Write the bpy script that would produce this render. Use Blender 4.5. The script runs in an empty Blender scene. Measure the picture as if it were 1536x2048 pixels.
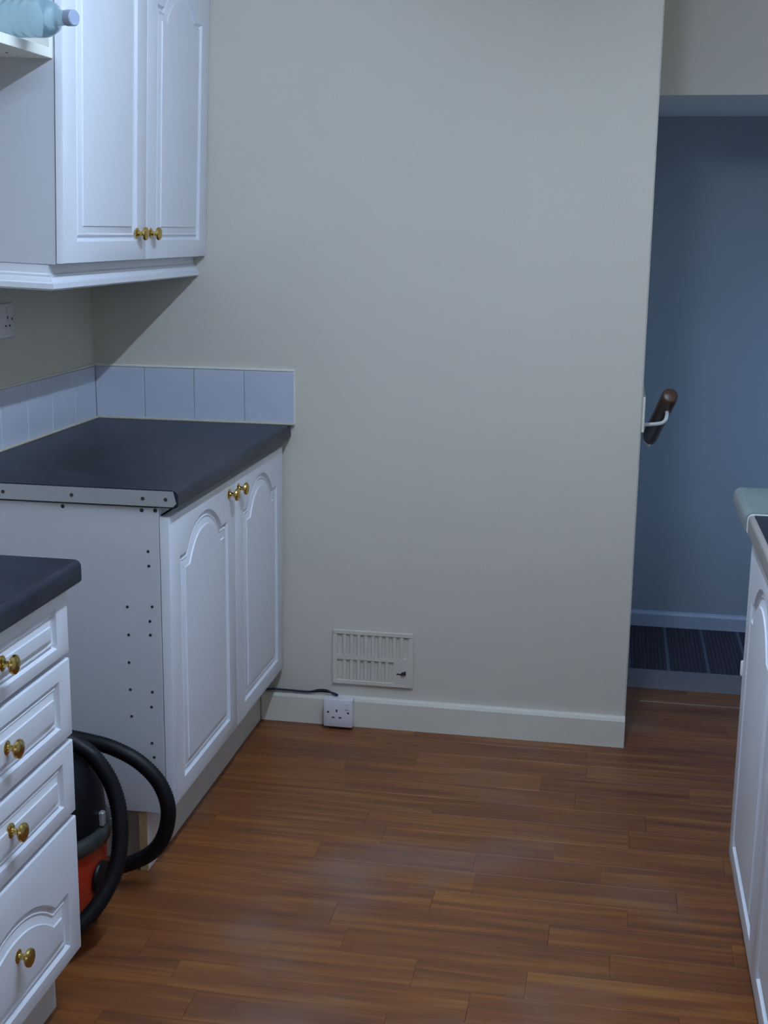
import bpy, bmesh, math, random
from mathutils import Vector, Matrix
random.seed(7)
scn = bpy.context.scene
COL = scn.collection
PI = math.pi

# ------------------------------------------------------------------ camera
cam_d = bpy.data.cameras.new('camera')
cam = bpy.data.objects.new('camera', cam_d)
COL.objects.link(cam)
cam_d.sensor_fit = 'AUTO'
cam_d.sensor_width = 36.0
cam_d.lens = 2575.5926 * 36.0 / 2048.0
cam_d.clip_start = 0.05
_yaw, _pitch, _roll = 0.1757, -0.2158, -0.0124
_M = Matrix.Rotation(_yaw, 3, 'Z') @ Matrix.Rotation(_pitch, 3, 'X') @ Matrix.Rotation(_roll, 3, 'Y')
_r, _f, _u = _M.col[0], _M.col[1], _M.col[2]
_m4 = Matrix((( _r[0], _u[0], -_f[0], 1.5185), (_r[1], _u[1], -_f[1], -3.6070), (_r[2], _u[2], -_f[2], 1.4666), (0, 0, 0, 1)))
cam.matrix_world = _m4
scn.camera = cam

# ------------------------------------------------------------------ world, light, exposure
w = bpy.data.worlds.new('world')
scn.world = w
w.use_nodes = True
w.node_tree.nodes['Background'].inputs[0].default_value = (0.35, 0.55, 1.0, 1)
w.node_tree.nodes['Background'].inputs[1].default_value = 0.3
scn.view_settings.view_transform = 'Standard'
scn.view_settings.look = 'None'
scn.view_settings.gamma = 1.0
scn.view_settings.use_curve_mapping = False
scn.view_settings.exposure = 0.0
# fluorescent ceiling tube (its mesh is built with the lamp at the end of the script)
TUBE_X, TUBE_Z, TUBE_Y0, TUBE_Y1 = 1.35, 2.33, -2.27, -1.10
TUBE_STRENGTH = 405.0
TUBE_COL = (0.57, 0.74, 1.0)


def area_light(name, loc, rot, sx, sy, power, col):
    d = bpy.data.lights.new(name, 'AREA')
    d.shape = 'RECTANGLE'
    d.size = sx
    d.size_y = sy
    d.energy = power
    d.color = col
    o = bpy.data.objects.new(name, d)
    COL.objects.link(o)
    o.location = loc
    o.rotation_euler = rot
    return o


# daylight entering through the passage window; added fill light behind the camera
area_light('daylight_passage', (2.78, 0.86, 0.80), (0, PI / 2, 0), 0.7, 0.55, 3.8, (0.22, 0.48, 1.0))
area_light('fill_kitchen', (1.35, -4.78, 1.55), (PI / 2, 0, 0), 1.2, 1.0, 3.4, (0.85, 0.9, 1.0))


# ------------------------------------------------------------------ materials
def new_mat(name):
    m = bpy.data.materials.new(name)
    m.use_nodes = True
    nt = m.node_tree
    return m, nt, nt.nodes['Principled BSDF']


def simple(name, col, rough=0.5, metal=0.0, var=0.06, scale=30.0, bump=0.0, bscale=200.0, spec=0.5):
    m, nt, b = new_mat(name)
    tc = nt.nodes.new('ShaderNodeTexCoord')
    nz = nt.nodes.new('ShaderNodeTexNoise')
    nz.inputs['Scale'].default_value = scale
    nz.inputs['Detail'].default_value = 4
    nt.links.new(tc.outputs['Object'], nz.inputs['Vector'])
    mr = nt.nodes.new('ShaderNodeMapRange')
    mr.inputs['To Min'].default_value = 1 - var
    mr.inputs['To Max'].default_value = 1 + var
    nt.links.new(nz.outputs['Fac'], mr.inputs['Value'])
    mx = nt.nodes.new('ShaderNodeVectorMath')
    mx.operation = 'SCALE'
    mx.inputs[0].default_value = col
    nt.links.new(mr.outputs[0], mx.inputs['Scale'])
    nt.links.new(mx.outputs[0], b.inputs['Base Color'])
    b.inputs['Roughness'].default_value = rough
    b.inputs['Metallic'].default_value = metal
    b.inputs['Specular IOR Level'].default_value = spec
    if bump:
        n2 = nt.nodes.new('ShaderNodeTexNoise')
        n2.inputs['Scale'].default_value = bscale
        n2.inputs['Detail'].default_value = 3
        nt.links.new(tc.outputs['Object'], n2.inputs['Vector'])
        bp = nt.nodes.new('ShaderNodeBump')
        bp.inputs['Strength'].default_value = bump
        bp.inputs['Distance'].default_value = 0.002
        nt.links.new(n2.outputs['Fac'], bp.inputs['Height'])
        nt.links.new(bp.outputs[0], b.inputs['Normal'])
    return m


M = {}
M['wall'] = simple('cream_wall_paint', (0.66, 0.62, 0.545), 0.75, var=0.025, scale=2.5, bump=0.15, bscale=120)
M['farskirt'] = simple('daylight_tinted_gloss_paint', (0.40, 0.46, 0.55), 0.35)  # passage dimness and blue daylight mixed into the skirting colour
M['far'] = simple('shade_tinted_wall_paint', (0.32, 0.36, 0.39), 0.8, var=0.03, scale=3)  # shade and blue cast of the passage put into the wall colour
M['ceil'] = simple('ceiling_paint', (0.78, 0.77, 0.74), 0.85, var=0.02)
M['skirt'] = simple('cream_gloss_paint', (0.74, 0.71, 0.62), 0.4, var=0.06, scale=14)
M['white'] = simple('white_cabinet_vinyl', (0.745, 0.77, 0.83), 0.38, var=0.02, scale=6)
M['carcass'] = simple('white_carcass_melamine', (0.585, 0.60, 0.635), 0.45, var=0.02, scale=6)
M['plinth'] = simple('white_plinth_board', (0.62, 0.61, 0.60), 0.5, var=0.05, scale=12)
M['shelf'] = simple('cream_melamine_edge', (0.80, 0.79, 0.72), 0.45, var=0.02)
M['chip'] = simple('raw_chipboard', (0.50, 0.36, 0.18), 0.9, var=0.35, scale=160, bump=0.6)
M['tile'] = simple('white_glazed_tile', (0.57, 0.61, 0.72), 0.14, var=0.02, scale=5)
M['grout'] = simple('cream_grout', (0.48, 0.46, 0.38), 0.9, var=0.1)
M['seal'] = simple('cream_sealant', (0.55, 0.52, 0.42), 0.5, var=0.15, scale=40)
M['brass'] = simple('polished_brass', (0.62, 0.44, 0.14), 0.2, metal=1.0, var=0.1)
M['alu'] = simple('brushed_aluminium', (0.50, 0.51, 0.53), 0.5, metal=0.6, var=0.06, scale=60)
M['screw'] = simple('dark_screw_steel', (0.05, 0.045, 0.04), 0.5, metal=0.4)
M['hole'] = simple('dark_hole', (0.035, 0.03, 0.03), 0.9)
M['plastic'] = simple('white_socket_plastic', (0.78, 0.76, 0.80), 0.3, var=0.01)
M['black'] = simple('black_plastic', (0.005, 0.005, 0.007), 0.45, var=0.1, spec=0.2)
M['hose'] = simple('black_ribbed_hose', (0.004, 0.004, 0.006), 0.5, var=0.1, spec=0.22)
M['bumper'] = simple('dark_grey_rubber', (0.028, 0.030, 0.032), 0.28, var=0.1)
M['red'] = simple('red_plastic_tub', (0.42, 0.035, 0.012), 0.35, var=0.05)
M['cable'] = simple('navy_cable_sheath', (0.015, 0.02, 0.05), 0.45)
M['rail'] = simple('dark_stained_handrail', (0.085, 0.038, 0.025), 0.35, var=0.3, scale=25)
M['bracket'] = simple('white_painted_bracket', (0.75, 0.75, 0.72), 0.4)
M['steel'] = simple('threshold_metal', (0.65, 0.62, 0.58), 0.3, metal=0.9)
M['lobby_board'] = simple('worn_grey_threshold_board', (0.17, 0.145, 0.15), 0.7, var=0.15, scale=15)
M['sub'] = simple('dark_subfloor', (0.035, 0.022, 0.016), 0.9)
M['cap'] = simple('grey_blue_bottle_cap', (0.27, 0.32, 0.43), 0.4)
M['greentop'] = simple('grey_green_worktop_laminate', (0.20, 0.25, 0.24), 0.4, var=0.2, scale=25)
M['edge'] = simple('pale_worktop_edge', (0.27, 0.25, 0.235), 0.45, var=0.08)
M['frame'] = simple('white_window_frame', (0.8, 0.8, 0.8), 0.4)
M['strip'] = simple('white_plastic_strip', (0.85, 0.85, 0.83), 0.3)


def worktop_mat():
    m, nt, b = new_mat('dark_slate_laminate')
    tc = nt.nodes.new('ShaderNodeTexCoord')
    n1 = nt.nodes.new('ShaderNodeTexNoise')
    n1.inputs['Scale'].default_value = 9
    n1.inputs['Detail'].default_value = 8
    n1.inputs['Roughness'].default_value = 0.65
    n2 = nt.nodes.new('ShaderNodeTexNoise')
    n2.inputs['Scale'].default_value = 90
    n2.inputs['Detail'].default_value = 3
    nt.links.new(tc.outputs['Object'], n1.inputs['Vector'])
    nt.links.new(tc.outputs['Object'], n2.inputs['Vector'])
    r = nt.nodes.new('ShaderNodeValToRGB')
    r.color_ramp.elements[0].position = 0.3
    r.color_ramp.elements[0].color = (0.006, 0.008, 0.015, 1)
    r.color_ramp.elements[1].position = 0.72
    r.color_ramp.elements[1].color = (0.029, 0.036, 0.054, 1)
    ad = nt.nodes.new('ShaderNodeMath')
    ad.operation = 'MULTIPLY_ADD'
    ad.inputs[1].default_value = 0.75
    nt.links.new(n1.outputs['Fac'], ad.inputs[0])
    m2 = nt.nodes.new('ShaderNodeMath')
    m2.operation = 'MULTIPLY'
    m2.inputs[1].default_value = 0.25
    nt.links.new(n2.outputs['Fac'], m2.inputs[0])
    nt.links.new(m2.outputs[0], ad.inputs[2])
    nt.links.new(ad.outputs[0], r.inputs['Fac'])
    nt.links.new(r.outputs['Color'], b.inputs['Base Color'])
    b.inputs['Roughness'].default_value = 0.40
    b.inputs['Specular IOR Level'].default_value = 0.3
    return m


M['worktop'] = worktop_mat()


def wood_mat(name, dark, mid, light, rough, along='X', smudge=True, stretch=1.0):
    m, nt, b = new_mat(name)
    L = nt.links.new
    geo = nt.nodes.new('ShaderNodeNewGeometry')
    oi = nt.nodes.new('ShaderNodeObjectInfo')
    off = nt.nodes.new('ShaderNodeVectorMath')
    off.operation = 'SCALE'
    off.inputs[0].default_value = (37.0, 23.0, 11.0)
    L(oi.outputs['Random'], off.inputs['Scale'])
    add = nt.nodes.new('ShaderNodeVectorMath')
    add.operation = 'ADD'
    L(geo.outputs['Position'], add.inputs[0])
    L(off.outputs[0], add.inputs[1])
    mp = nt.nodes.new('ShaderNodeMapping')
    mp.inputs['Scale'].default_value = (2.2, 42, 6) if along == 'X' else (42, 2.2, 6)
    L(add.outputs[0], mp.inputs['Vector'])
    n1 = nt.nodes.new('ShaderNodeTexNoise')
    n1.inputs['Scale'].default_value = 1.0
    n1.inputs['Detail'].default_value = 6
    n1.inputs['Distortion'].default_value = 0.6
    L(mp.outputs[0], n1.inputs['Vector'])
    r = nt.nodes.new('ShaderNodeValToRGB')
    e = r.color_ramp.elements
    e[0].position = 0.28
    e[0].color = (*dark, 1)
    e[1].position = 0.75
    e[1].color = (*light, 1)
    k = e.new(0.52)
    k.color = (*mid, 1)
    L(n1.outputs['Fac'], r.inputs['Fac'])
    mr = nt.nodes.new('ShaderNodeMapRange')
    mr.inputs['To Min'].default_value = 0.90
    mr.inputs['To Max'].default_value = 1.10
    L(oi.outputs['Random'], mr.inputs['Value'])
    sc = nt.nodes.new('ShaderNodeVectorMath')
    sc.operation = 'SCALE'
    L(r.outputs['Color'], sc.inputs[0])
    L(mr.outputs[0], sc.inputs['Scale'])
    last = sc.outputs[0]
    b.inputs['Roughness'].default_value = rough
    if smudge:  # dusty worn patches on the laminate
        n2 = nt.nodes.new('ShaderNodeTexNoise')
        n2.inputs['Scale'].default_value = 2.1
        n2.inputs['Detail'].default_value = 5
        mp2 = nt.nodes.new('ShaderNodeMapping')
        mp2.inputs['Location'].default_value = (0.35, 0.62, 0)
        L(geo.outputs['Position'], mp2.inputs['Vector'])
        L(mp2.outputs[0], n2.inputs['Vector'])
        m3 = nt.nodes.new('ShaderNodeMapRange')
        m3.inputs['From Min'].default_value = 0.54
        m3.inputs['From Max'].default_value = 0.76
        m3.inputs['To Max'].default_value = 0.55
        L(n2.outputs['Fac'], m3.inputs['Value'])
        mix = nt.nodes.new('ShaderNodeMix')
        mix.data_type = 'RGBA'
        mix.inputs['B'].default_value = (0.23, 0.17, 0.15, 1)
        L(m3.outputs[0], mix.inputs['Factor'])
        L(last, mix.inputs['A'])
        last = mix.outputs['Result']
    L(last, b.inputs['Base Color'])
    bp = nt.nodes.new('ShaderNodeBump')
    bp.inputs['Strength'].default_value = 0.12
    bp.inputs['Distance'].default_value = 0.001
    L(n1.outputs['Fac'], bp.inputs['Height'])
    L(bp.outputs[0], b.inputs['Normal'])
    return m


M['floor'] = wood_mat('brown_laminate', (0.110, 0.034, 0.012), (0.190, 0.062, 0.016), (0.300, 0.125, 0.026), 0.42)
M['lobby'] = wood_mat('dark_ribbed_boards', (0.020, 0.016, 0.026), (0.030, 0.022, 0.036), (0.044, 0.032, 0.048), 0.6, along='Y', smudge=False)
M['lobby_joint'] = simple('pale_blue_joint_strip', (0.07, 0.09, 0.11), 0.6)


def glass_mat(name, col, rough, trans):
    m, nt, b = new_mat(name)
    b.inputs['Base Color'].default_value = (*col, 1)
    b.inputs['Roughness'].default_value = rough
    b.inputs['Transmission Weight'].default_value = trans
    b.inputs['IOR'].default_value = 1.33
    return m


M['bottle'] = glass_mat('clear_blue_plastic', (0.56, 0.76, 0.88), 0.12, 0.75)
M['pane'] = glass_mat('window_glass', (0.95, 0.98, 1.0), 0.02, 1.0)


# ------------------------------------------------------------------ helpers
ORG = {}


def tag(o, label=None, cat=None, group=None, kind=None):
    if label:
        o['label'] = label
    if cat:
        o['category'] = cat
    if group:
        o['group'] = group
    if kind:
        o['kind'] = kind
    return o


def thing(name, loc, label, cat, group=None):
    o = bpy.data.objects.new(name, None)
    o.empty_display_size = 0.05
    COL.objects.link(o)
    o.location = loc
    ORG[o.name] = Vector(loc)
    return tag(o, label, cat, group)


def finish_mesh(name, bm, mat, smooth=None):
    bmesh.ops.recalc_face_normals(bm, faces=bm.faces[:])
    me = bpy.data.meshes.new(name)
    bm.to_mesh(me)
    bm.free()
    me.materials.append(M[mat] if isinstance(mat, str) else mat)
    if smooth is not None:
        for p in me.polygons:
            p.use_smooth = True
        me.set_sharp_from_angle(angle=math.radians(smooth))
    return me


def obj(name, bm, mat, parent=None, smooth=None, label=None, cat=None, group=None, kind=None):
    """bm is in world coordinates; the object's origin goes to its centre (parts) or base centre (things)."""
    xs = [v.co for v in bm.verts]
    lo = Vector((min(c.x for c in xs), min(c.y for c in xs), min(c.z for c in xs)))
    hi = Vector((max(c.x for c in xs), max(c.y for c in xs), max(c.z for c in xs)))
    c = (lo + hi) / 2
    if parent is None:
        c.z = lo.z
    for v in bm.verts:
        v.co -= c
    me = finish_mesh(name, bm, mat, smooth)
    o = bpy.data.objects.new(name, me)
    COL.objects.link(o)
    if parent is not None:
        o.parent = parent
        o.location = c - ORG[parent.name]
    else:
        o.location = c
    ORG[o.name] = c
    return tag(o, label, cat, group, kind)


def inst(name, me, loc, parent=None, rot=None, scale=None):
    o = bpy.data.objects.new(name, me)
    COL.objects.link(o)
    loc = Vector(loc)
    if parent is not None:
        o.parent = parent
        o.location = loc - ORG[parent.name]
    else:
        o.location = loc
    if rot:
        o.rotation_euler = rot
    if scale:
        o.scale = scale
    ORG[o.name] = loc
    return o


def box(bm, x0, x1, y0, y1, z0, z1, bev=0.0, seg=1):
    r = bmesh.ops.create_cube(bm, size=1.0)
    vs = r['verts']
    for v in vs:
        v.co = Vector(((x0 + x1) / 2 + v.co.x * (x1 - x0), (y0 + y1) / 2 + v.co.y * (y1 - y0), (z0 + z1) / 2 + v.co.z * (z1 - z0)))
    if bev > 0:
        es = list({e for v in vs for e in v.link_edges})
        bmesh.ops.bevel(bm, geom=es, offset=bev, segments=seg, affect='EDGES', profile=0.5)
    return bm


def bx(*a, **k):
    return box(bmesh.new(), *a, **k)


def lathe(bm, prof, n=24, mat=None):
    """prof: list of (r, h); axis +Z of the matrix mat."""
    mat = mat or Matrix()
    rings = []
    for r, h in prof:
        if r < 1e-6:
            rings.append([bm.verts.new(mat @ Vector((0, 0, h)))])
        else:
            rings.append([bm.verts.new(mat @ Vector((r * math.cos(2 * PI * i / n), r * math.sin(2 * PI * i / n), h))) for i in range(n)])
    for a, b in zip(rings, rings[1:]):
        for i in range(n):
            j = (i + 1) % n
            if len(a) == 1 and len(b) == 1:
                continue
            if len(a) == 1:
                bm.faces.new((a[0], b[i], b[j]))
            elif len(b) == 1:
                bm.faces.new((a[i], a[j], b[0]))
            else:
                bm.faces.new((a[i], a[j], b[j], b[i]))
    if len(rings[0]) > 1:
        bm.faces.new(rings[0][::-1])
    if len(rings[-1]) > 1:
        bm.faces.new(rings[-1])
    return bm


def axis_matrix(origin, direction):
    d = Vector(direction).normalized()
    q = d.to_track_quat('Z', 'Y')
    return Matrix.Translation(Vector(origin)) @ q.to_matrix().to_4x4()


def catmull(pts, n):
    P = [Vector(p) for p in pts]
    P = [2 * P[0] - P[1]] + P + [2 * P[-1] - P[-2]]
    out = []
    for i in range(1, len(P) - 2):
        for k in range(n):
            t = k / n
            a, b, c, d = P[i - 1], P[i], P[i + 1], P[i + 2]
            out.append(0.5 * ((2 * b) + (c - a) * t + (2 * a - 5 * b + 4 * c - d) * t * t + (3 * b - a - 3 * c + d) * t ** 3))
    out.append(P[-2])
    return out


def resample(pts, step):
    out = [pts[0]]
    acc = 0.0
    for a, b in zip(pts, pts[1:]):
        L = (b - a).length
        while acc + L >= step and L > 1e-9:
            t = (step - acc) / L
            a = a + (b - a) * t
            out.append(a)
            L = (b - a).length
            acc = 0.0
        acc += L
    return out


def tube(bm, pts, radius, n=10, cap=True):
    pts = [Vector(p) for p in pts]
    rf = radius if callable(radius) else (lambda i: radius)
    up = Vector((0, 0, 1))
    rings = []
    prev = None
    for i, p in enumerate(pts):
        t = (pts[min(i + 1, len(pts) - 1)] - pts[max(i - 1, 0)]).normalized()
        if prev is None:
            a = t.cross(up)
            if a.length < 0.1:
                a = t.cross(Vector((1, 0, 0)))
        else:
            a = prev - t * prev.dot(t)
        a.normalize()
        prev = a
        b = t.cross(a)
        r = rf(i)
        rings.append([bm.verts.new(p + r * (math.cos(2 * PI * k / n) * a + math.sin(2 * PI * k / n) * b)) for k in range(n)])
    for a, b in zip(rings, rings[1:]):
        for k in range(n):
            j = (k + 1) % n
            bm.faces.new((a[k], a[j], b[j], b[k]))
    if cap:
        bm.faces.new(rings[0][::-1])
        bm.faces.new(rings[-1])
    return bm


def extrude_profile(bm, prof, y0, y1):
    """prof: closed list of (x, z); swept along y."""
    A = [bm.verts.new((x, y0, z)) for x, z in prof]
    B = [bm.verts.new((x, y1, z)) for x, z in prof]
    n = len(prof)
    for i in range(n):
        j = (i + 1) % n
        bm.faces.new((A[i], A[j], B[j], B[i]))
    bm.faces.new(A)
    bm.faces.new(B[::-1])
    return bm


# --- routed panel door / drawer front -------------------------------------
def offset_poly(P, d):
    """P counter-clockwise; offset inwards by d."""
    n = len(P)
    out = []
    for i in range(n):
        a, b, c = P[i - 1], P[i], P[(i + 1) % n]
        e1 = (b - a).normalized()
        e2 = (c - b).normalized()
        n1 = Vector((-e1.y, e1.x))
        n2 = Vector((-e2.y, e2.x))
        m = n1 + n2
        k = m.length_squared
        m = m * (2.0 / k) if k > 1e-4 else n1
        if m.length > 2.2:
            m = m.normalized() * 2.2
        out.append(b + m * d)
    return out


PROFILE = [(0.0, 0.0), (0.0015, -0.004), (0.0055, -0.0082), (0.0095, -0.0084), (0.0115, -0.0052), (0.0140, -0.0034), (0.0165, -0.0042), (0.0185, -0.0054), (0.0330, -0.0016), (0.0345, 0.0012), (0.038, 0.0016)]


def panel_outline(w, h, mu, mb, mt, arch, shoulder=0.034):
    """routed outline inside a w x h front; arch = rise above the shoulders."""
    x0, x1, z0 = mu, w - mu, mb
    P = [Vector((x0, z0)), Vector((x1, z0))]
    if not arch:
        P += [Vector((x1, h - mt)), Vector((x0, h - mt))]
        return P
    zs = h - mt - arch
    P.append(Vector((x1, zs)))
    half = (x1 - x0) / 2 - shoulder
    R = (half * half + arch * arch) / (2 * arch)
    th = math.asin(min(1.0, half / R))
    cx = (x0 + x1) / 2
    cz = zs + arch - R
    N = 22
    for i in range(N + 1):
        a = th - 2 * th * i / N
        P.append(Vector((cx + R * math.sin(a), cz + R * math.cos(a))))
    P.append(Vector((x0, zs)))
    return P


def front_bm(y0, y1, z0, z1, xb, t, sgn, mu, mb, mt, arch, shoulder=0.050, pk=1.0):
    """front slab: back at xb, thickness t towards sgn*x, routed on its face."""
    bm = bmesh.new()
    w_, h_ = y1 - y0, z1 - z0
    C = panel_outline(w_, h_, mu, mb, mt, arch, shoulder)

    def W(p, d):
        return Vector((xb + sgn * (t + d), y0 + p.x, z0 + p.y))
    r = 0.004
    rect = [Vector((0, 0)), Vector((w_, 0)), Vector((w_, h_)), Vector((0, h_))]
    loops = []
    for ins, d in ((0, -t), (0, -r), (r * 0.3, -r * 0.3), (r, 0)):
        loops.append([bm.verts.new(W(p, d)) for p in offset_poly(rect, ins)])
    for a, b in zip(loops, loops[1:]):
        for i in range(4):
            j = (i + 1) % 4
            bm.faces.new((a[i], a[j], b[j], b[i]))
    bm.faces.new(loops[0][::-1])
    rings = [[bm.verts.new(W(p, d)) for p in offset_poly(C, o * pk)] for o, d in PROFILE]
    n = len(C)
    for a, b in zip(rings, rings[1:]):
        for i in range(n):
            j = (i + 1) % n
            bm.faces.new((a[i], a[j], b[j], b[i]))
    # centre field
    es = []
    ci = rings[-1]
    for i in range(n):
        es.append(bm.edges.get((ci[i], ci[(i + 1) % n])))
    bmesh.ops.triangle_fill(bm, edges=es, use_beauty=True)
    # frame between slab edge and routing
    es = []
    for L in (loops[-1], rings[0]):
        for i in range(len(L)):
            e = bm.edges.get((L[i], L[(i + 1) % len(L)]))
            es.append(e)
    bmesh.ops.triangle_fill(bm, edges=es, use_beauty=True)
    return bm


def knob_mesh():
    bm = bmesh.new()
    prof = [(0.0, -0.001), (0.0135, -0.001), (0.0135, 0.0015), (0.011, 0.0035), (0.0065, 0.005), (0.0048, 0.010), (0.0052, 0.016), (0.009, 0.0185), (0.0145, 0.0215),
            (0.0165, 0.0255), (0.0155, 0.0295), (0.011, 0.0325), (0.005, 0.034), (0.0, 0.0343)]
    prof = [(a, h * 0.84) for a, h in prof]
    lathe(bm, prof, 24, Matrix.Rotation(PI / 2, 4, 'Y'))
    return finish_mesh('knob', bm, 'brass', 40)


KNOB = knob_mesh()


def knob(parent, x, y, z, sgn=1):
    o = inst('knob', KNOB, (x, y, z), parent, rot=(0, 0, 0 if sgn > 0 else PI))
    o['label'] = 'round polished brass knob'
    return o


# ================================================================== SETTING
WR = 1.599       # free end of the back wall
XR = 2.44        # right wall of the kitchen
XE = 2.65        # end of the passage
YF = -4.70       # wall behind the camera
ZC = 2.42

wall_back = obj('wall_back', bx(-0.1, WR, 0.0, 0.12, -0.02, ZC, bev=0.004), 'wall', kind='structure', label='cream painted back wall of the kitchen')
wall_left = obj('wall_left', bx(-0.1, 0.0, YF, 0.0, -0.02, ZC), 'wall', kind='structure', label='cream painted wall behind the left units')
obj('wall_right', bx(XR, XR + 0.1, YF, 0.39, -0.02, ZC), 'wall', kind='structure', label='cream painted wall behind the right units')
obj('wall_passage', bx(WR - 0.12, WR, 0.12, 1.226, -0.02, ZC), 'wall', kind='structure', label='cream wall along the passage carrying the handrail')
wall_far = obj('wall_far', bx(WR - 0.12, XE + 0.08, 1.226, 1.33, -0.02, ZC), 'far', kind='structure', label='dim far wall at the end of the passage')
obj('wall_header', bx(WR, XE, 0.49, 1.226, 1.868, ZC), 'wall', kind='structure', label='lowered cream bulkhead over the passage')
obj('wall_passage_side', bx(XR, XE, 0.39, 0.49, -0.02, ZC), 'wall', kind='structure', label='wall between kitchen and passage beside the right units')
obj('ceiling', bx(-0.1, XE + 0.08, YF - 0.1, 0.49, ZC, ZC + 0.08), 'ceil', kind='structure', label='plain white kitchen ceiling')


def wall_with_hole(axis, c0, c1, a0, a1, z0, z1, h0, h1, hz0, hz1):
    bm = bmesh.new()
    segs = [(a0, h0, z0, z1), (h1, a1, z0, z1), (h0, h1, z0, hz0), (h0, h1, hz1, z1)]
    for s0, s1, b0, b1 in segs:
        if axis == 'x':
            box(bm, c0, c1, s0, s1, b0, b1)
        else:
            box(bm, s0, s1, c0, c1, b0, b1)
    return bm


obj('wall_passage_end', wall_with_hole('x', XE, XE + 0.08, 0.39, 1.226, -0.02, ZC, 0.56, 1.16, 0.42, 1.18), 'wall', kind='structure', label='end wall of the passage with a window')
obj('wall_front', wall_with_hole('y', YF - 0.08, YF, -0.1, XR + 0.1, -0.02, ZC, 0.75, 1.95, 1.05, 2.05), 'wall', kind='structure', label='kitchen wall behind the camera with an added opening for fill light')
wn = thing('window_1', (XE + 0.04, 0.86, 0.42), 'passage window letting in blue daylight', 'window')
wn['kind'] = 'structure'
del wn['category']
bmf = bmesh.new()
for a in ((0.56, 0.59, 0.42, 1.18), (1.13, 1.16, 0.42, 1.18), (0.59, 1.13, 0.42, 0.45), (0.59, 1.13, 1.15, 1.18)):
    box(bmf, XE + 0.01, XE + 0.05, *a)
obj('window_frame', bmf, 'frame', wn)
wn = thing('fill_window', (1.35, YF - 0.04, 1.05), 'unseen window added for fill light behind the camera', 'window')  # unseen window, added to go with the fill light
wn['kind'] = 'structure'
del wn['category']
bmf = bmesh.new()
for a in ((0.75, 0.79, 1.05, 2.05), (1.91, 1.95, 1.05, 2.05), (1.33, 1.37, 1.09, 2.01)):
    box(bmf, a[0], a[1], YF - 0.06, YF - 0.02, a[2], a[3])
for a in ((0.79, 1.91, 1.05, 1.09), (0.79, 1.91, 2.01, 2.05)):
    box(bmf, a[0], a[1], YF - 0.06, YF - 0.02, a[2], a[3])
obj('window_frame', bmf, 'frame', wn)

# floor: sub-base, laminate strips, passage boards
floor = obj('floor', bx(-0.1, XE + 0.08, YF - 0.1, 1.33, -0.08, -0.010), 'sub', kind='structure', label='brown wood-effect laminate kitchen floor')
STRIP = 0.097
bmS = bx(-0.5, 0.5, -STRIP / 2 + 0.0002, STRIP / 2 - 0.0002, -0.010, 0.0, bev=0.0003)
strip_me = finish_mesh('strip', bmS, 'floor')
BWD = 0.194
bmS = bx(-0.5, 0.5, -BWD / 2 + 0.0005, BWD / 2 - 0.0005, -0.010, 0.0, bev=0.0006)
board_me = finish_mesh('board', bmS, 'floor')
yb = -0.946 + 15 * STRIP     # far row boundary
row = 0
fixed = {-0.7518: [1.248], -0.8485: [1.258], -1.2365: [1.18, 1.405]}
y = yb - STRIP
while y > -2.35:
    yc = y + STRIP / 2
    cuts = [0.0]
    fx = None
    for ky, v in fixed.items():
        if abs((yc + STRIP / 2) - ky) < 0.02:
            fx = v
    x = -random.uniform(0.05, 0.5)
    raw = []
    while x < XR:
        x += random.uniform(0.38, 0.72)
        raw.append(x)
    if fx:
        raw = [c for c in raw if all(abs(c - f) > 0.25 for f in fx)] + fx
    cuts += sorted(c for c in raw if 0.12 < c < XR - 0.12) + [XR]
    far = WR if yc > 0 else 0.0
    for a, b in zip(cuts, cuts[1:]):
        if yc > -0.02:
            a = max(a, WR + 0.001)
            if b - a < 0.03:
                continue
        inst('floor_strip', strip_me, ((a + b) / 2, yc, 0), floor, scale=(b - a - 0.0005, 1, 1))
    y -= STRIP
    row += 1
y1 = y + STRIP
while y1 - BWD > YF:
    yc = y1 - BWD / 2
    cuts = [0.0, random.uniform(0.4, 1.1)]
    while cuts[-1] + 1.2 < XR - 0.1:
        cuts.append(cuts[-1] + 1.2)
    cuts.append(XR)
    for a, b in zip(cuts, cuts[1:]):
        inst('floor_board', board_me, ((a + b) / 2, yc, 0), floor, scale=(b - a - 0.001, 1, 1))
    y1 -= BWD
y_end = yb
obj('threshold_board', bx(WR + 0.001, XE - 0.001, y_end + 0.002, 0.70, -0.010, 0.002, bev=0.0015), 'lobby_board', floor, label='worn grey threshold board')
obj('threshold_strip', bx(WR + 0.05, XR - 0.02, 0.383, 0.387, 0.0, 0.0018), 'steel', floor, label='thin metal joint strip')
for i in range(12):
    x0 = 1.484 + 0.1345 * i
    a, b = max(x0 + 0.006, WR + 0.001), min(x0 + 0.1285, XE - 0.001)
    if b - a < 0.01:
        continue
    bm = bmesh.new()
    box(bm, a, b, 0.702, 1.216, -0.010, -0.002)
    n = int((b - a) / 0.0135)
    for k in range(n):
        xx = a + (b - a) * (k + 0.5) / n
        box(bm, xx - 0.004, xx + 0.004, 0.703, 1.215, -0.002, 0.0)
    obj('passage_plank', bm, 'lobby', floor)
    if b < XE - 0.01:
        obj('joint_strip', bx(b + 0.0002, b + 0.0118, 0.702, 1.216, -0.010, -0.0005), 'lobby_joint', floor)

# baseboards
def skirt_profile(h, t):
    return [(0, 0), (t, 0), (t, h - 0.012), (t - 0.004, h - 0.004), (t - 0.010, h), (0, h)]


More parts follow.
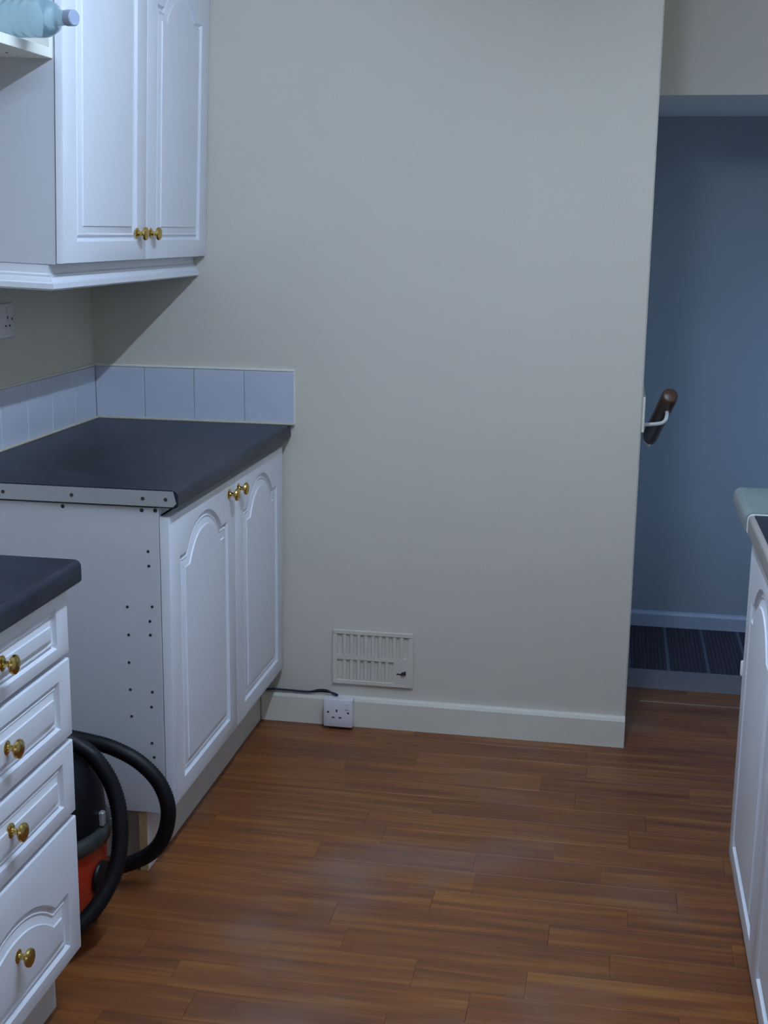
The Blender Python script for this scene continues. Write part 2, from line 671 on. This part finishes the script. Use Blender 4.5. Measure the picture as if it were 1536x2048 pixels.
def skirt_x(bm, x0, x1, ywall, h, t, mitre=0.0):
    """board on a wall facing -y."""
    A = [bm.verts.new((x0, ywall - o, z)) for o, z in skirt_profile(h, t)]
    B = [bm.verts.new((x1 + (o if mitre else 0), ywall - o, z)) for o, z in skirt_profile(h, t)]
    n = len(A)
    for i in range(n):
        j = (i + 1) % n
        bm.faces.new((A[i], A[j], B[j], B[i]))
    bm.faces.new(A)
    bm.faces.new(B[::-1])
    return bm


obj('baseboard_back', skirt_x(bmesh.new(), 0.509, WR, -0.0005, 0.092, 0.018), 'skirt', kind='structure', label='cream skirting board along the back wall')
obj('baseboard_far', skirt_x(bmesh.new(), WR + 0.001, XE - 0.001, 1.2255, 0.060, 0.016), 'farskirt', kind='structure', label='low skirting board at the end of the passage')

# splashback tiles
T = 0.152
bmT = bx(-0.0752, 0.0752, -0.003, 0.003, -0.0752, 0.0752, bev=0.0016)
tile_me = finish_mesh('tile', bmT, 'tile')
Z_WT = 0.91
obj('grout_bed', bx(0.0, 0.609, -0.0042, -0.0002, Z_WT + 0.001, Z_WT + 0.154), 'grout', wall_back)
for i in range(4):
    inst('tile', tile_me, (0.0062 + 0.0752 + T * i, -0.0046, Z_WT + 0.0775), wall_back)
obj('tile_trim', bx(0.006, 0.614, -0.0085, -0.0002, Z_WT + 0.1535, Z_WT + 0.1605, bev=0.0015), 'shelf', wall_back)
obj('tile_trim', bx(0.6095, 0.614, -0.0085, -0.0002, Z_WT + 0.001, Z_WT + 0.153, bev=0.001), 'shelf', wall_back)
obj('grout_bed', bx(0.0002, 0.0042, -1.06, -0.009, Z_WT + 0.001, Z_WT + 0.154), 'grout', wall_left)
for i in range(7):
    inst('tile', tile_me, (0.0046, -0.0100 - 0.0752 - T * i, Z_WT + 0.0775), wall_left, rot=(0, 0, PI / 2))
obj('tile_trim', bx(0.0002, 0.0085, -1.074, -0.009, Z_WT + 0.1535, Z_WT + 0.1585, bev=0.0015), 'shelf', wall_left)
bm = bmesh.new()
tube(bm, [(0.012, -0.0105, Z_WT + 0.002), (0.612, -0.0105, Z_WT + 0.002)], 0.0042, 8)
obj('sealant_bead', bm, 'seal', wall_back, smooth=50)
bm = bmesh.new()
tube(bm, [(0.0105, -0.012, Z_WT + 0.002), (0.0105, -1.0, Z_WT + 0.002)], 0.0042, 8)
obj('sealant_bead', bm, 'seal', wall_left, smooth=50)

# ================================================================== LEFT BASE UNIT
def holes(parent, body, pts, y):
    for x, z in pts:
        rr = 0.0045 if z > 0.85 else 0.0034
        bm = bmesh.new()
        lathe(bm, [(0.0, -0.001), (rr, -0.001), (rr, 0.0006), (rr * 0.6, 0.0006), (0.0, 0.0002)], 10, axis_matrix((x, y, z), (0, -1, 0)))
        obj('screw_hole', bm, 'hole', body)


Y1 = -0.997      # near end of the base unit
bc = thing('base_cabinet', (0.29, -0.5, 0), 'white two-door base cabinet against the back wall, its bare end panel full of screw holes', 'cabinet')
bm = bmesh.new()
box(bm, 0.012, 0.556, Y1, Y1 + 0.018, 0.150, 0.869, bev=0.001)
box(bm, 0.012, 0.556, -0.0235, -0.0195, 0.150, 0.869)
box(bm, 0.012, 0.556, Y1 + 0.018, -0.0235, 0.150, 0.168)
box(bm, 0.012, 0.020, Y1 + 0.018, -0.0235, 0.168, 0.869)
box(bm, 0.460, 0.556, Y1 + 0.018, -0.0235, 0.851, 0.869)
body = obj('body', bm, 'carcass', bc)
holes(bc, body, [(0.530, 0.770), (0.531, 0.737), (0.478, 0.640), (0.536, 0.644), (0.530, 0.610), (0.479, 0.575), (0.530, 0.578), (0.478, 0.510), (0.479, 0.446),
                 (0.531, 0.444), (0.528, 0.408), (0.480, 0.382), (0.527, 0.321), (0.531, 0.287), (0.518, 0.862), (0.549, 0.863), (0.335, 0.862)], Y1)
for (a, b, ky) in ((Y1, -0.5015, -0.552), (-0.4985, -0.020, -0.472)):
    d = obj('door', front_bm(a, b, 0.172, 0.848, 0.558, 0.022, 1, 0.066, 0.044, 0.036, 0.066), 'white', bc, smooth=35)
    knob(d, 0.5795, ky, 0.812)
obj('plinth', bx(0.489, 0.507, Y1 + 0.006, -0.020, 0.0005, 0.149), 'plinth', bc)
obj('plinth_end', bx(0.4885, 0.5075, Y1 + 0.003, Y1 + 0.0058, 0.0008, 0.152), 'chip', bc, label='raw chipboard end of the plinth')
obj('side_plinth', bx(0.02, 0.484, Y1 + 0.055, Y1 + 0.070, 0.0005, 0.149), 'plinth', bc)


def worktop_profile(x0, x1, z0, z1, r=0.014, sgn=1):
    """rolled front edge at x1."""
    P = [(x0, z0), (x1 - sgn * r * 0.6, z0)]
    for i in range(5):
        a = -PI / 2 + (PI / 2) * (i + 1) / 5
        P.append((x1 - sgn * (r * 0.6 - r * 0.6 * math.cos(a)), z0 + r * 0.6 + r * 0.6 * math.sin(a)))
    for i in range(7):
        a = (PI / 2) * i / 6
        P.append((x1 - sgn * (r - r * math.cos(a)), z1 - r + r * math.sin(a)))
    P.append((x0, z1))
    return P


wt = thing('worktop', (0.3, -0.5, 0.87), 'dark slate worktop on the base cabinet by the back wall, with a metal end strip', 'worktop')
obj('slab', extrude_profile(bmesh.new(), worktop_profile(0.010, 0.603, 0.8705, Z_WT), -1.001, -0.0125), 'worktop', wt, smooth=40)
bm = bmesh.new()
A = [(0.010, 0.8735), (0.592, 0.8735), (0.599, 0.881), (0.592, 0.9075), (0.010, 0.9075)]
fr = [bm.verts.new((x, -1.0045, z)) for x, z in A]
bk = [bm.verts.new((x, -1.0012, z)) for x, z in A]
for i in range(5):
    j = (i + 1) % 5
    bm.faces.new((fr[i], fr[j], bk[j], bk[i]))
bm.faces.new(fr)
bm.faces.new(bk[::-1])
es = obj('end_strip', bm, 'alu', wt, label='grey metal end strip with four screws')
for x in (0.199, 0.360, 0.524, 0.576):
    bm = bmesh.new()
    lathe(bm, [(0.0, -0.001), (0.0042, -0.001), (0.0042, 0.0008), (0.002, 0.0012), (0.0, 0.0008)], 12, axis_matrix((x, -1.0045, 0.890), (0, -1, 0)))
    obj('screw', bm, 'screw', es)

# ================================================================== DRAWER UNIT (near left)
YD = -1.534
du = thing('drawer_cabinet', (0.29, -1.79, 0), 'white four-drawer cabinet nearest the camera on the left', 'cabinet')
bm = bmesh.new()
box(bm, 0.012, 0.556, YD - 0.018, YD, 0.140, 0.845)
box(bm, 0.012, 0.556, -2.05, -2.032, 0.140, 0.845)
box(bm, 0.012, 0.556, -2.032, YD - 0.018, 0.140, 0.156)
box(bm, 0.012, 0.020, -2.032, YD - 0.018, 0.156, 0.845)
box(bm, 0.470, 0.556, -2.032, YD - 0.018, 0.829, 0.845)
obj('body', bm, 'carcass', du)
for (z0, z1, arch, kz, mb, mt) in ((0.719, 0.834, 0, 0.783, 0.022, 0.020), (0.563, 0.708, 0, 0.640, 0.028, 0.028), (0.413, 0.552, 0, 0.494, 0.028, 0.028), (0.134, 0.402, 0.056, 0.266, 0.030, 0.074)):
    d = obj('drawer', front_bm(-2.05, YD, z0, z1, 0.558, 0.022, 1, 0.050, mb, mt, arch, 0.055, 0.95 if arch else 0.74), 'white', du, smooth=35)
    knob(d, 0.5795, -1.79, kz)
obj('plinth', bx(0.505, 0.523, -2.05, YD - 0.002, 0.0005, 0.139), 'plinth', du)
dw = thing('worktop', (0.3, -1.79, 0.85), 'near dark slate worktop on the four-drawer cabinet', 'worktop')
obj('slab', extrude_profile(bmesh.new(), worktop_profile(0.010, 0.603, 0.846, 0.888, 0.012), -2.30, YD + 0.012), 'worktop', dw, smooth=40)
obj('end_edge', bx(0.012, 0.592, YD + 0.0122, YD + 0.0135, 0.850, 0.884), 'worktop', dw)

# ================================================================== WALL CABINET
LEAN = math.radians(2.0)
YW = -0.974
wc = thing('wall_cabinet', (0.0, -0.49, 1.396), 'white two-door wall cabinet with arched panels and brass knobs', 'cabinet')
bm = bmesh.new()
box(bm, 0.003, 0.332, YW, YW + 0.018, 1.396, 2.116, bev=0.001)
box(bm, 0.003, 0.332, -0.021, -0.003, 1.396, 2.116)
box(bm, 0.003, 0.332, YW + 0.018, -0.021, 1.396, 1.414)
box(bm, 0.003, 0.332, YW + 0.018, -0.021, 2.098, 2.116)
box(bm, 0.003, 0.010, YW + 0.018, -0.021, 1.414, 2.098)
obj('body', bm, 'carcass', wc)
for (a, b, ky) in ((YW - 0.002, -0.4845, -0.548), (-0.4815, -0.003, -0.455)):
    d = obj('door', front_bm(a, b, 1.399, 2.114, 0.335, 0.018, 1, 0.066, 0.046, 0.036, 0.066), 'white', wc, smooth=35)
    knob(d, 0.3525, ky, 1.463)
PEL = [(-0.030, 0.0), (-0.002, 0.0), (-0.002, -0.018), (0.003, -0.021), (0.003, -0.026), (0.007, -0.029), (0.010, -0.036), (0.016, -0.039), (0.016, -0.050), (0.012, -0.054), (-0.030, -0.054)]


def pelmet_front():
    bm = bmesh.new()
    A = [bm.verts.new((0.317 + o, YW - o, 1.3955 + z)) for o, z in PEL]
    B = [bm.verts.new((0.317 + o, -0.003, 1.3955 + z)) for o, z in PEL]
    n = len(PEL)
    for i in range(n):
        j = (i + 1) % n
        bm.faces.new((A[i], A[j], B[j], B[i]))
    bm.faces.new(A)
    bm.faces.new(B[::-1])
    return bm


def pelmet_side():
    bm = bmesh.new()
    A = [bm.verts.new((0.3165 + o, YW - o, 1.3955 + z)) for o, z in PEL]
    B = [bm.verts.new((0.004, YW - o, 1.3955 + z)) for o, z in PEL]
    n = len(PEL)
    for i in range(n):
        j = (i + 1) % n
        bm.faces.new((A[i], A[j], B[j], B[i]))
    bm.faces.new(A)
    bm.faces.new(B[::-1])
    return bm


obj('pelmet', pelmet_front(), 'white', wc, smooth=30)
obj('pelmet', pelmet_side(), 'white', wc, smooth=30)
wc.rotation_euler = (0, LEAN, 0)

# open shelf unit next to it, with a bottle
su = thing('open_shelf_unit', (0.0, -1.35, 1.386), 'open white wall shelf unit holding a clear bottle, beside the wall cabinet', 'shelf')
ZS = 1.815
obj('shelf_board', bx(0.003, 0.330, -1.72, YW - 0.018, ZS, ZS + 0.020, bev=0.0008), 'shelf', su)
obj('side_panel', bx(0.003, 0.330, YW - 0.017, YW - 0.001, ZS, 2.106, bev=0.0008), 'shelf', su)
obj('side_panel', bx(0.003, 0.330, -1.738, -1.722, ZS, 2.106, bev=0.0008), 'shelf', su)
obj('back_panel', bx(0.003, 0.009, -1.72, YW - 0.018, ZS + 0.021, 2.087), 'shelf', su)
obj('top_board', bx(0.003, 0.330, -1.72, YW - 0.018, 2.088, 2.106, bev=0.0008), 'shelf', su)
bm = bmesh.new()
lathe(bm, [(0.0, -0.0005), (0.003, -0.0005), (0.003, 0.001), (0.0, 0.001)], 10, axis_matrix((0.27, -1.06, ZS), (0, 0, -1)))
obj('screw', bm, 'screw', su)
su.rotation_euler = (0, LEAN, 0)

bo = thing('water_bottle', (0.30, -1.09, 1.82), 'clear plastic bottle lying on the open shelf with its cap towards the room', 'bottle')
BDIR = Vector((0.92, -0.36, -0.070)).normalized()
CAPC = Vector((0.477, -1.165, 1.852))
Mb = axis_matrix(CAPC, -BDIR)       # +Z runs from the cap back into the body
bm = bmesh.new()
prof = [(0.0115, 0.016), (0.0130, 0.018), (0.0140, 0.028), (0.0150, 0.042), (0.021, 0.050), (0.030, 0.060), (0.0355, 0.074), (0.0370, 0.092)]
zz = 0.100
while zz < 0.27:
    prof += [(0.0370, zz), (0.0355, zz + 0.008), (0.0370, zz + 0.016)]
    zz += 0.024
prof += [(0.0370, 0.296), (0.032, 0.306), (0.018, 0.304), (0.0, 0.300)]
lathe(bm, [(0.0, 0.016)] + prof, 28, Mb)
obj('bottle_body', bm, 'bottle', bo, smooth=60)
bm = bmesh.new()
lathe(bm, [(0.0, 0.0), (0.0130, 0.0), (0.0150, 0.002), (0.0152, 0.0185), (0.0, 0.0185)], 24, Mb)
obj('cap', bm, 'cap', bo, smooth=40, label='grey-blue screw cap')

# ================================================================== SOCKETS, VENT, CABLE
def socket(name, origin, right, normal, wdt, hgt, depth, gangs, label):
    """plate centre = origin on the wall surface."""
    o = Vector(origin)
    r_, n_, u_ = Vector(right), Vector(normal), Vector((0, 0, 1))
    th = thing(name, o - u_ * hgt / 2, label, 'socket')

    def pbox(cx, cz, w_, h_, d0, d1, bev=0.0):
        bm = bx(-w_ / 2, w_ / 2, d0, d1, -h_ / 2, h_ / 2, bev=bev, seg=2)
        for v in bm.verts:
            c = v.co.copy()
            v.co = o + r_ * (cx + c.x) + n_ * c.y + u_ * (cz + c.z)
        return bm
    if depth > 0.012:
        obj('back_box', pbox(0, 0, wdt - 0.002, hgt - 0.002, 0.0006, depth - 0.008, 0.002), 'plastic', th)
    plate = obj('faceplate', pbox(0, 0, wdt, hgt, max(0.0008, depth - 0.008), depth, 0.003), 'plastic', th, smooth=40)
    for g in range(gangs):
        gx = 0 if gangs == 1 else (-0.036 + 0.072 * g)
        ex = gx - (0.004 if gangs == 1 else 0)
        for (px, pz, w_, h_) in ((ex, 0.008, 0.0045, 0.0085), (ex - 0.0105, -0.013, 0.0075, 0.0042), (ex + 0.0105, -0.013, 0.0075, 0.0042)):
            obj('pin_slot', pbox(px, pz, w_, h_, depth - 0.002, depth + 0.0004), 'hole', plate)
        sx = gx + (0.0275 if gangs == 1 else 0.0)
        obj('switch', pbox(sx, 0.024 if gangs == 1 else 0.027, 0.011, 0.020 if gangs == 1 else 0.014, depth - 0.001, depth + 0.003, 0.001), 'plastic', plate)
    for sx in ((-0.030, 0.031) if gangs == 1 else (-0.060, 0.060)):
        bm = bmesh.new()
        lathe(bm, [(0.0, -0.001), (0.0032, -0.001), (0.0032, 0.0006), (0.0, 0.0004)], 10, axis_matrix(o + r_ * sx + n_ * depth + u_ * 0.003, n_))
        obj('screw', bm, 'screw', plate)
    return th


socket('wall_socket', (0.0005, -0.598, 1.232), (0, 1, 0), (1, 0, 0), 0.146, 0.086, 0.011, 2, 'white double power socket on the wall above the dark worktop')
socket('surface_socket', (0.756, -0.0190, 0.053), (1, 0, 0), (0, -1, 0), 0.088, 0.086, 0.038, 1, 'white single power socket mounted on the skirting board')

vt = thing('vent_grille', (0.85, 0, 0.13), 'cream painted slotted air vent low on the back wall', 'vent')
VX0, VX1, VZ0, VZ1 = 0.729, 0.973, 0.130, 0.300
obj('backing', bx(VX0 + 0.004, VX1 - 0.004, -0.0026, -0.0006, VZ0 + 0.004, VZ1 - 0.004), 'wall', vt)
bm = bmesh.new()
d0, d1 = -0.0095, -0.0027
box(bm, VX0, VX1, d0, d1, VZ1 - 0.014, VZ1, bev=0.0018)
box(bm, VX0, VX1, d0, d1, VZ0, VZ0 + 0.014, bev=0.0018)
box(bm, VX0, VX0 + 0.014, d0, d1, VZ0 + 0.014, VZ1 - 0.014)
box(bm, VX1 - 0.014, VX1, d0, d1, VZ0 + 0.014, VZ1 - 0.014)
box(bm, VX0 + 0.014, VX1 - 0.014, d0, d1, 0.2085, 0.2215)
box(bm, 0.9145, VX1 - 0.014, d0, d1, VZ0 + 0.014, 0.2085)
obj('frame', bm, 'wall', vt)
pitch = (VX1 - VX0 - 0.028) / 10.0
bms = bx(-0.0052, 0.0052, -0.003, 0.003, -0.0318, 0.0318, bev=0.001)
slat_me = finish_mesh('slat', bms, 'wall')
for i in range(1, 10):
    inst('slat', slat_me, (VX0 + 0.014 + pitch * i, -0.0058, 0.2537), vt)
for i in range(1, 8):
    inst('slat', slat_me, (VX0 + 0.014 + pitch * i, -0.0058, 0.1763), vt)
obj('lever_slot', bx(0.924, 0.952, -0.0104, -0.0092, 0.171, 0.175), 'hole', vt)
obj('lever_slot', bx(0.924, 0.950, -0.0100, -0.0092, 0.156, 0.158), 'plinth', vt)
bm = bx(-0.007, 0.007, -0.019, -0.0105, -0.004, 0.004, bev=0.001)
for v in bm.verts:
    v.co += Vector((0.945, 0, 0.178 + 0.4 * v.co.x))
obj('lever', bm, 'screw', vt, label='small dark sliding lever')

cb = thing('power_cable', (0.66, -0.02, 0.092), 'dark navy cable lying along the skirting top behind the socket', 'cable')
for k, (dy, dz, hump) in enumerate(((0.0, 0.0, 0.004), (-0.006, 0.002, 0.016))):
    pts = [(0.512, -0.026 + dy, 0.0975 + dz), (0.545, -0.012 + dy, 0.0985 + dz), (0.60, -0.010 + dy, 0.098 + dz), (0.655, -0.010 + dy, 0.0975 + dz),
           (0.690, -0.011 + dy, 0.099 + hump * 0.6), (0.715, -0.013 + dy, 0.100 + hump * 0.55), (0.735, -0.018 + dy, 0.101), (0.748, -0.026 + dy * 0.5, 0.0995)]
    bm = bmesh.new()
    tube(bm, catmull(pts, 8), 0.0032, 8)
    obj('strand', bm, 'cable', cb, smooth=60)

# ================================================================== VACUUM CLEANER
vc = thing('vacuum_cleaner', (0.352, -1.268, 0), 'red and black cylinder vacuum cleaner with coiled hose in the gap between the left units', 'vacuum cleaner')
C0 = Matrix.Translation((0.352, -1.268, 0))
bm = bmesh.new()
lathe(bm, [(0.0, 0.035), (0.135, 0.035), (0.150, 0.045), (0.157, 0.075), (0.160, 0.205), (0.0, 0.205)], 40, C0)
obj('tub', bm, 'red', vc, smooth=40, label='red tub')
bm = bmesh.new()
lathe(bm, [(0.0, 0.2055), (0.163, 0.2055), (0.171, 0.211), (0.174, 0.224), (0.171, 0.238), (0.163, 0.244), (0.0, 0.244)], 40, C0)
obj('bumper_ring', bm, 'bumper', vc, smooth=50, label='dark grey rubber bumper ring')
bm = bmesh.new()
lathe(bm, [(0.0, 0.2445), (0.158, 0.2445), (0.160, 0.255), (0.156, 0.30), (0.148, 0.345), (0.130, 0.378), (0.10, 0.396), (0.0, 0.400)], 40, C0)
obj('motor_head', bm, 'black', vc, smooth=40, label='black domed motor head')
bm = bmesh.new()
tube(bm, catmull([(0.285, -1.345, 0.370), (0.286, -1.348, 0.410), (0.315, -1.355, 0.425), (0.385, -1.357, 0.425), (0.415, -1.352, 0.410), (0.416, -1.349, 0.370)], 6), 0.011, 10)
obj('handle', bm, 'black', vc, smooth=60)
bm = bmesh.new()
dcn = Vector((0.99, -0.06, 0)).normalized()
lathe(bm, [(0.0, 0.140), (0.026, 0.140), (0.026, 0.156), (0.033, 0.157), (0.036, 0.161), (0.034, 0.166), (0.020, 0.169), (0.0, 0.170)], 24, axis_matrix((0.352, -1.268, 0.135), dcn))
obj('hose_connector', bm, 'black', vc, smooth=40)
obj('clip', bx(0.508, 0.520, -1.272, -1.256, 0.246, 0.278, bev=0.003), 'alu', vc, label='small grey metal clip')
for a in (0.6, 2.2, 3.8, 5.4):
    bm = bmesh.new()
    lathe(bm, [(0.0, -0.011), (0.014, -0.011), (0.017, -0.006), (0.017, 0.006), (0.014, 0.011), (0.0, 0.011)], 16,
          axis_matrix((0.352 + 0.115 * math.cos(a), -1.268 + 0.115 * math.sin(a), 0.0175), (math.cos(a + 1.2), math.sin(a + 1.2), 0)))
    obj('castor_wheel', bm, 'black', vc, smooth=40)
hp = [(0.16, -1.065, 0.019), (0.28, -1.062, 0.021), (0.38, -1.07, 0.028), (0.455, -1.078, 0.046), (0.534, -1.08, 0.083), (0.576, -1.08, 0.130), (0.592, -1.08, 0.200), (0.574, -1.08, 0.262), (0.529, -1.08, 0.309), (0.471, -1.08, 0.337),
      (0.415, -1.08, 0.349), (0.350, -1.082, 0.358), (0.280, -1.10, 0.376), (0.228, -1.165, 0.412), (0.252, -1.235, 0.436), (0.340, -1.262, 0.441), (0.415, -1.257, 0.434), (0.460, -1.25, 0.414), (0.499, -1.25, 0.386), (0.534, -1.25, 0.328),
      (0.554, -1.265, 0.258), (0.556, -1.292, 0.180), (0.536, -1.335, 0.118), (0.498, -1.385, 0.070), (0.455, -1.435, 0.032), (0.40, -1.468, 0.019), (0.28, -1.480, 0.019)]
pts = resample(catmull(hp, 14), 0.0034)
bm = bmesh.new()
tube(bm, pts, lambda i: 0.0178 if (i % 2) else 0.0162, 14)
obj('hose', bm, 'hose', vc, smooth=75, label='black ribbed hose')

# ================================================================== RIGHT UNITS
XD = 1.8145
YRB = -0.935
rb = thing('base_cabinet', (2.12, -1.435, 0), 'white two-door base cabinet at the right edge, its doors facing the left units', 'cabinet')
bm = bmesh.new()
box(bm, XD + 0.024, XR - 0.004, YRB - 0.018, YRB, 0.150, 0.855, bev=0.001)
box(bm, XD + 0.024, XR - 0.004, -1.935, -1.917, 0.150, 0.855)
box(bm, XD + 0.024, XR - 0.004, -1.917, YRB - 0.018, 0.150, 0.168)
box(bm, XR - 0.012, XR - 0.004, -1.917, YRB - 0.018, 0.168, 0.855)
box(bm, XD + 0.024, XD + 0.12, -1.917, YRB - 0.018, 0.837, 0.855)
obj('body', bm, 'carcass', rb)
for (a, b, ky) in ((-1.4335, YRB, None), (-1.935, -1.4365, -1.895)):
    d = obj('door', front_bm(a, b, 0.152, 0.845, XD + 0.022, 0.022, -1, 0.062, 0.044, 0.036, 0.066), 'white', rb, smooth=35)
    if ky:
        knob(d, XD + 0.0005, ky, 0.800, -1)
obj('plinth', bx(XD + 0.075, XD + 0.093, -1.935, YRB - 0.002, 0.0005, 0.149), 'plinth', rb)
bm = bmesh.new()
box(bm, XD - 0.004, XD + 0.012, YRB + 0.0003, YRB + 0.008, 0.556, 0.590, bev=0.003, seg=2)
obj('bumper_pad', bm, 'strip', rb, smooth=40, label='small white pad on the door edge')
rw = thing('worktop', (2.1, -1.43, 0.86), 'dark slate worktop with a pale front edge at the right edge of the picture', 'worktop')
obj('slab', bx(XD + 0.0005, XR - 0.004, -2.30, YRB - 0.006, 0.8665, 0.905, bev=0.001), 'worktop', rw)
P = worktop_profile(XD - 0.0002, XD - 0.011, 0.8655, 0.904, 0.008, -1)
obj('front_edge', extrude_profile(bmesh.new(), P, -2.30, YRB - 0.006), 'edge', rw, smooth=40, label='pale grey front edge')
P = worktop_profile(XD + 0.03, XD - 0.013, 0.8650, 0.9065, 0.012, -1)
obj('joint_strip', extrude_profile(bmesh.new(), P, YRB - 0.0058, YRB - 0.0015), 'strip', rw, smooth=40, label='thin white joint strip')
gw = thing('rounded_worktop', (2.1, -0.80, 0.86), 'grey-green worktop end with a rounded edge beyond the right cabinet', 'worktop')
P = worktop_profile(XR - 0.004, XD - 0.018, 0.8660, 0.9100, 0.018, -1)
obj('slab', extrude_profile(bmesh.new(), P, YRB - 0.001, -0.665), 'greentop', gw, smooth=40)
obj('support_panel', bx(XD + 0.10, XR - 0.004, -0.70, -0.682, 0.0005, 0.8655), 'carcass', gw)

# ================================================================== HANDRAIL
hr = thing('handrail', (1.66, 0.2, 0.85), 'dark brown round handrail sloping down past the end of the back wall', 'handrail')
obj('mounting_board', bx(WR + 0.0005, WR + 0.008, 0.004, 0.46, 0.925, 1.024, bev=0.001), 'skirt', hr, label='painted mounting board')
RA, RB = Vector((1.678, 0.125, 1.017)), Vector((1.634, 0.40, 0.850))
bm = bmesh.new()
L = (RB - RA).length
lathe(bm, [(0.0, 0.0), (0.017, 0.0), (0.0225, 0.004), (0.024, 0.010), (0.024, L - 0.006), (0.020, L), (0.0, L)], 24, axis_matrix(RA, RB - RA))
obj('rail', bm, 'rail', hr, smooth=40)
bm = bmesh.new()
mid = RA.lerp(RB, 0.16)
tube(bm, catmull([(WR + 0.008, 0.13, 0.930), (WR + 0.03, 0.13, 0.931), (1.660, 0.135, 0.936), (1.671, 0.14, 0.950), mid + Vector((0.002, 0, -0.022))], 6), 0.0055, 10)
obj('bracket', bm, 'bracket', hr, smooth=60)
bm = bmesh.new()
tube(bm, catmull([(WR + 0.008, 0.36, 0.928), (WR + 0.010, 0.37, 0.900), (WR + 0.020, 0.38, 0.850), RB + Vector((0, -0.01, -0.024))], 6), 0.0055, 10)
obj('bracket', bm, 'bracket', hr, smooth=60)

# ================================================================== CEILING TUBE LAMP (above the frame)
m, nt, b = new_mat('lit_fluorescent_tube')
em = nt.nodes.new('ShaderNodeEmission')
em.inputs['Color'].default_value = (*TUBE_COL, 1)
em.inputs['Strength'].default_value = TUBE_STRENGTH
nt.links.new(em.outputs[0], nt.nodes['Material Output'].inputs['Surface'])
M['tube'] = m
tl = thing('fluorescent_lamp', (TUBE_X, (TUBE_Y0 + TUBE_Y1) / 2, TUBE_Z), 'white fluorescent tube lamp on the kitchen ceiling', 'lamp')
obj('batten', bx(TUBE_X - 0.03, TUBE_X + 0.03, TUBE_Y0 - 0.03, TUBE_Y1 + 0.03, TUBE_Z + 0.035, ZC - 0.0005, bev=0.004), 'strip', tl)
for yy in (TUBE_Y0 - 0.012, TUBE_Y1 + 0.012):
    obj('tube_holder', bx(TUBE_X - 0.016, TUBE_X + 0.016, yy - 0.010, yy + 0.010, TUBE_Z - 0.018, TUBE_Z + 0.0345, bev=0.002), 'strip', tl)
bm = bmesh.new()
lathe(bm, [(0.008, 0.0), (0.008, TUBE_Y1 - TUBE_Y0)], 16, axis_matrix((TUBE_X, TUBE_Y0, TUBE_Z), (0, 1, 0)))
obj('tube', bm, 'tube', tl, smooth=60, label='glowing fluorescent tube')
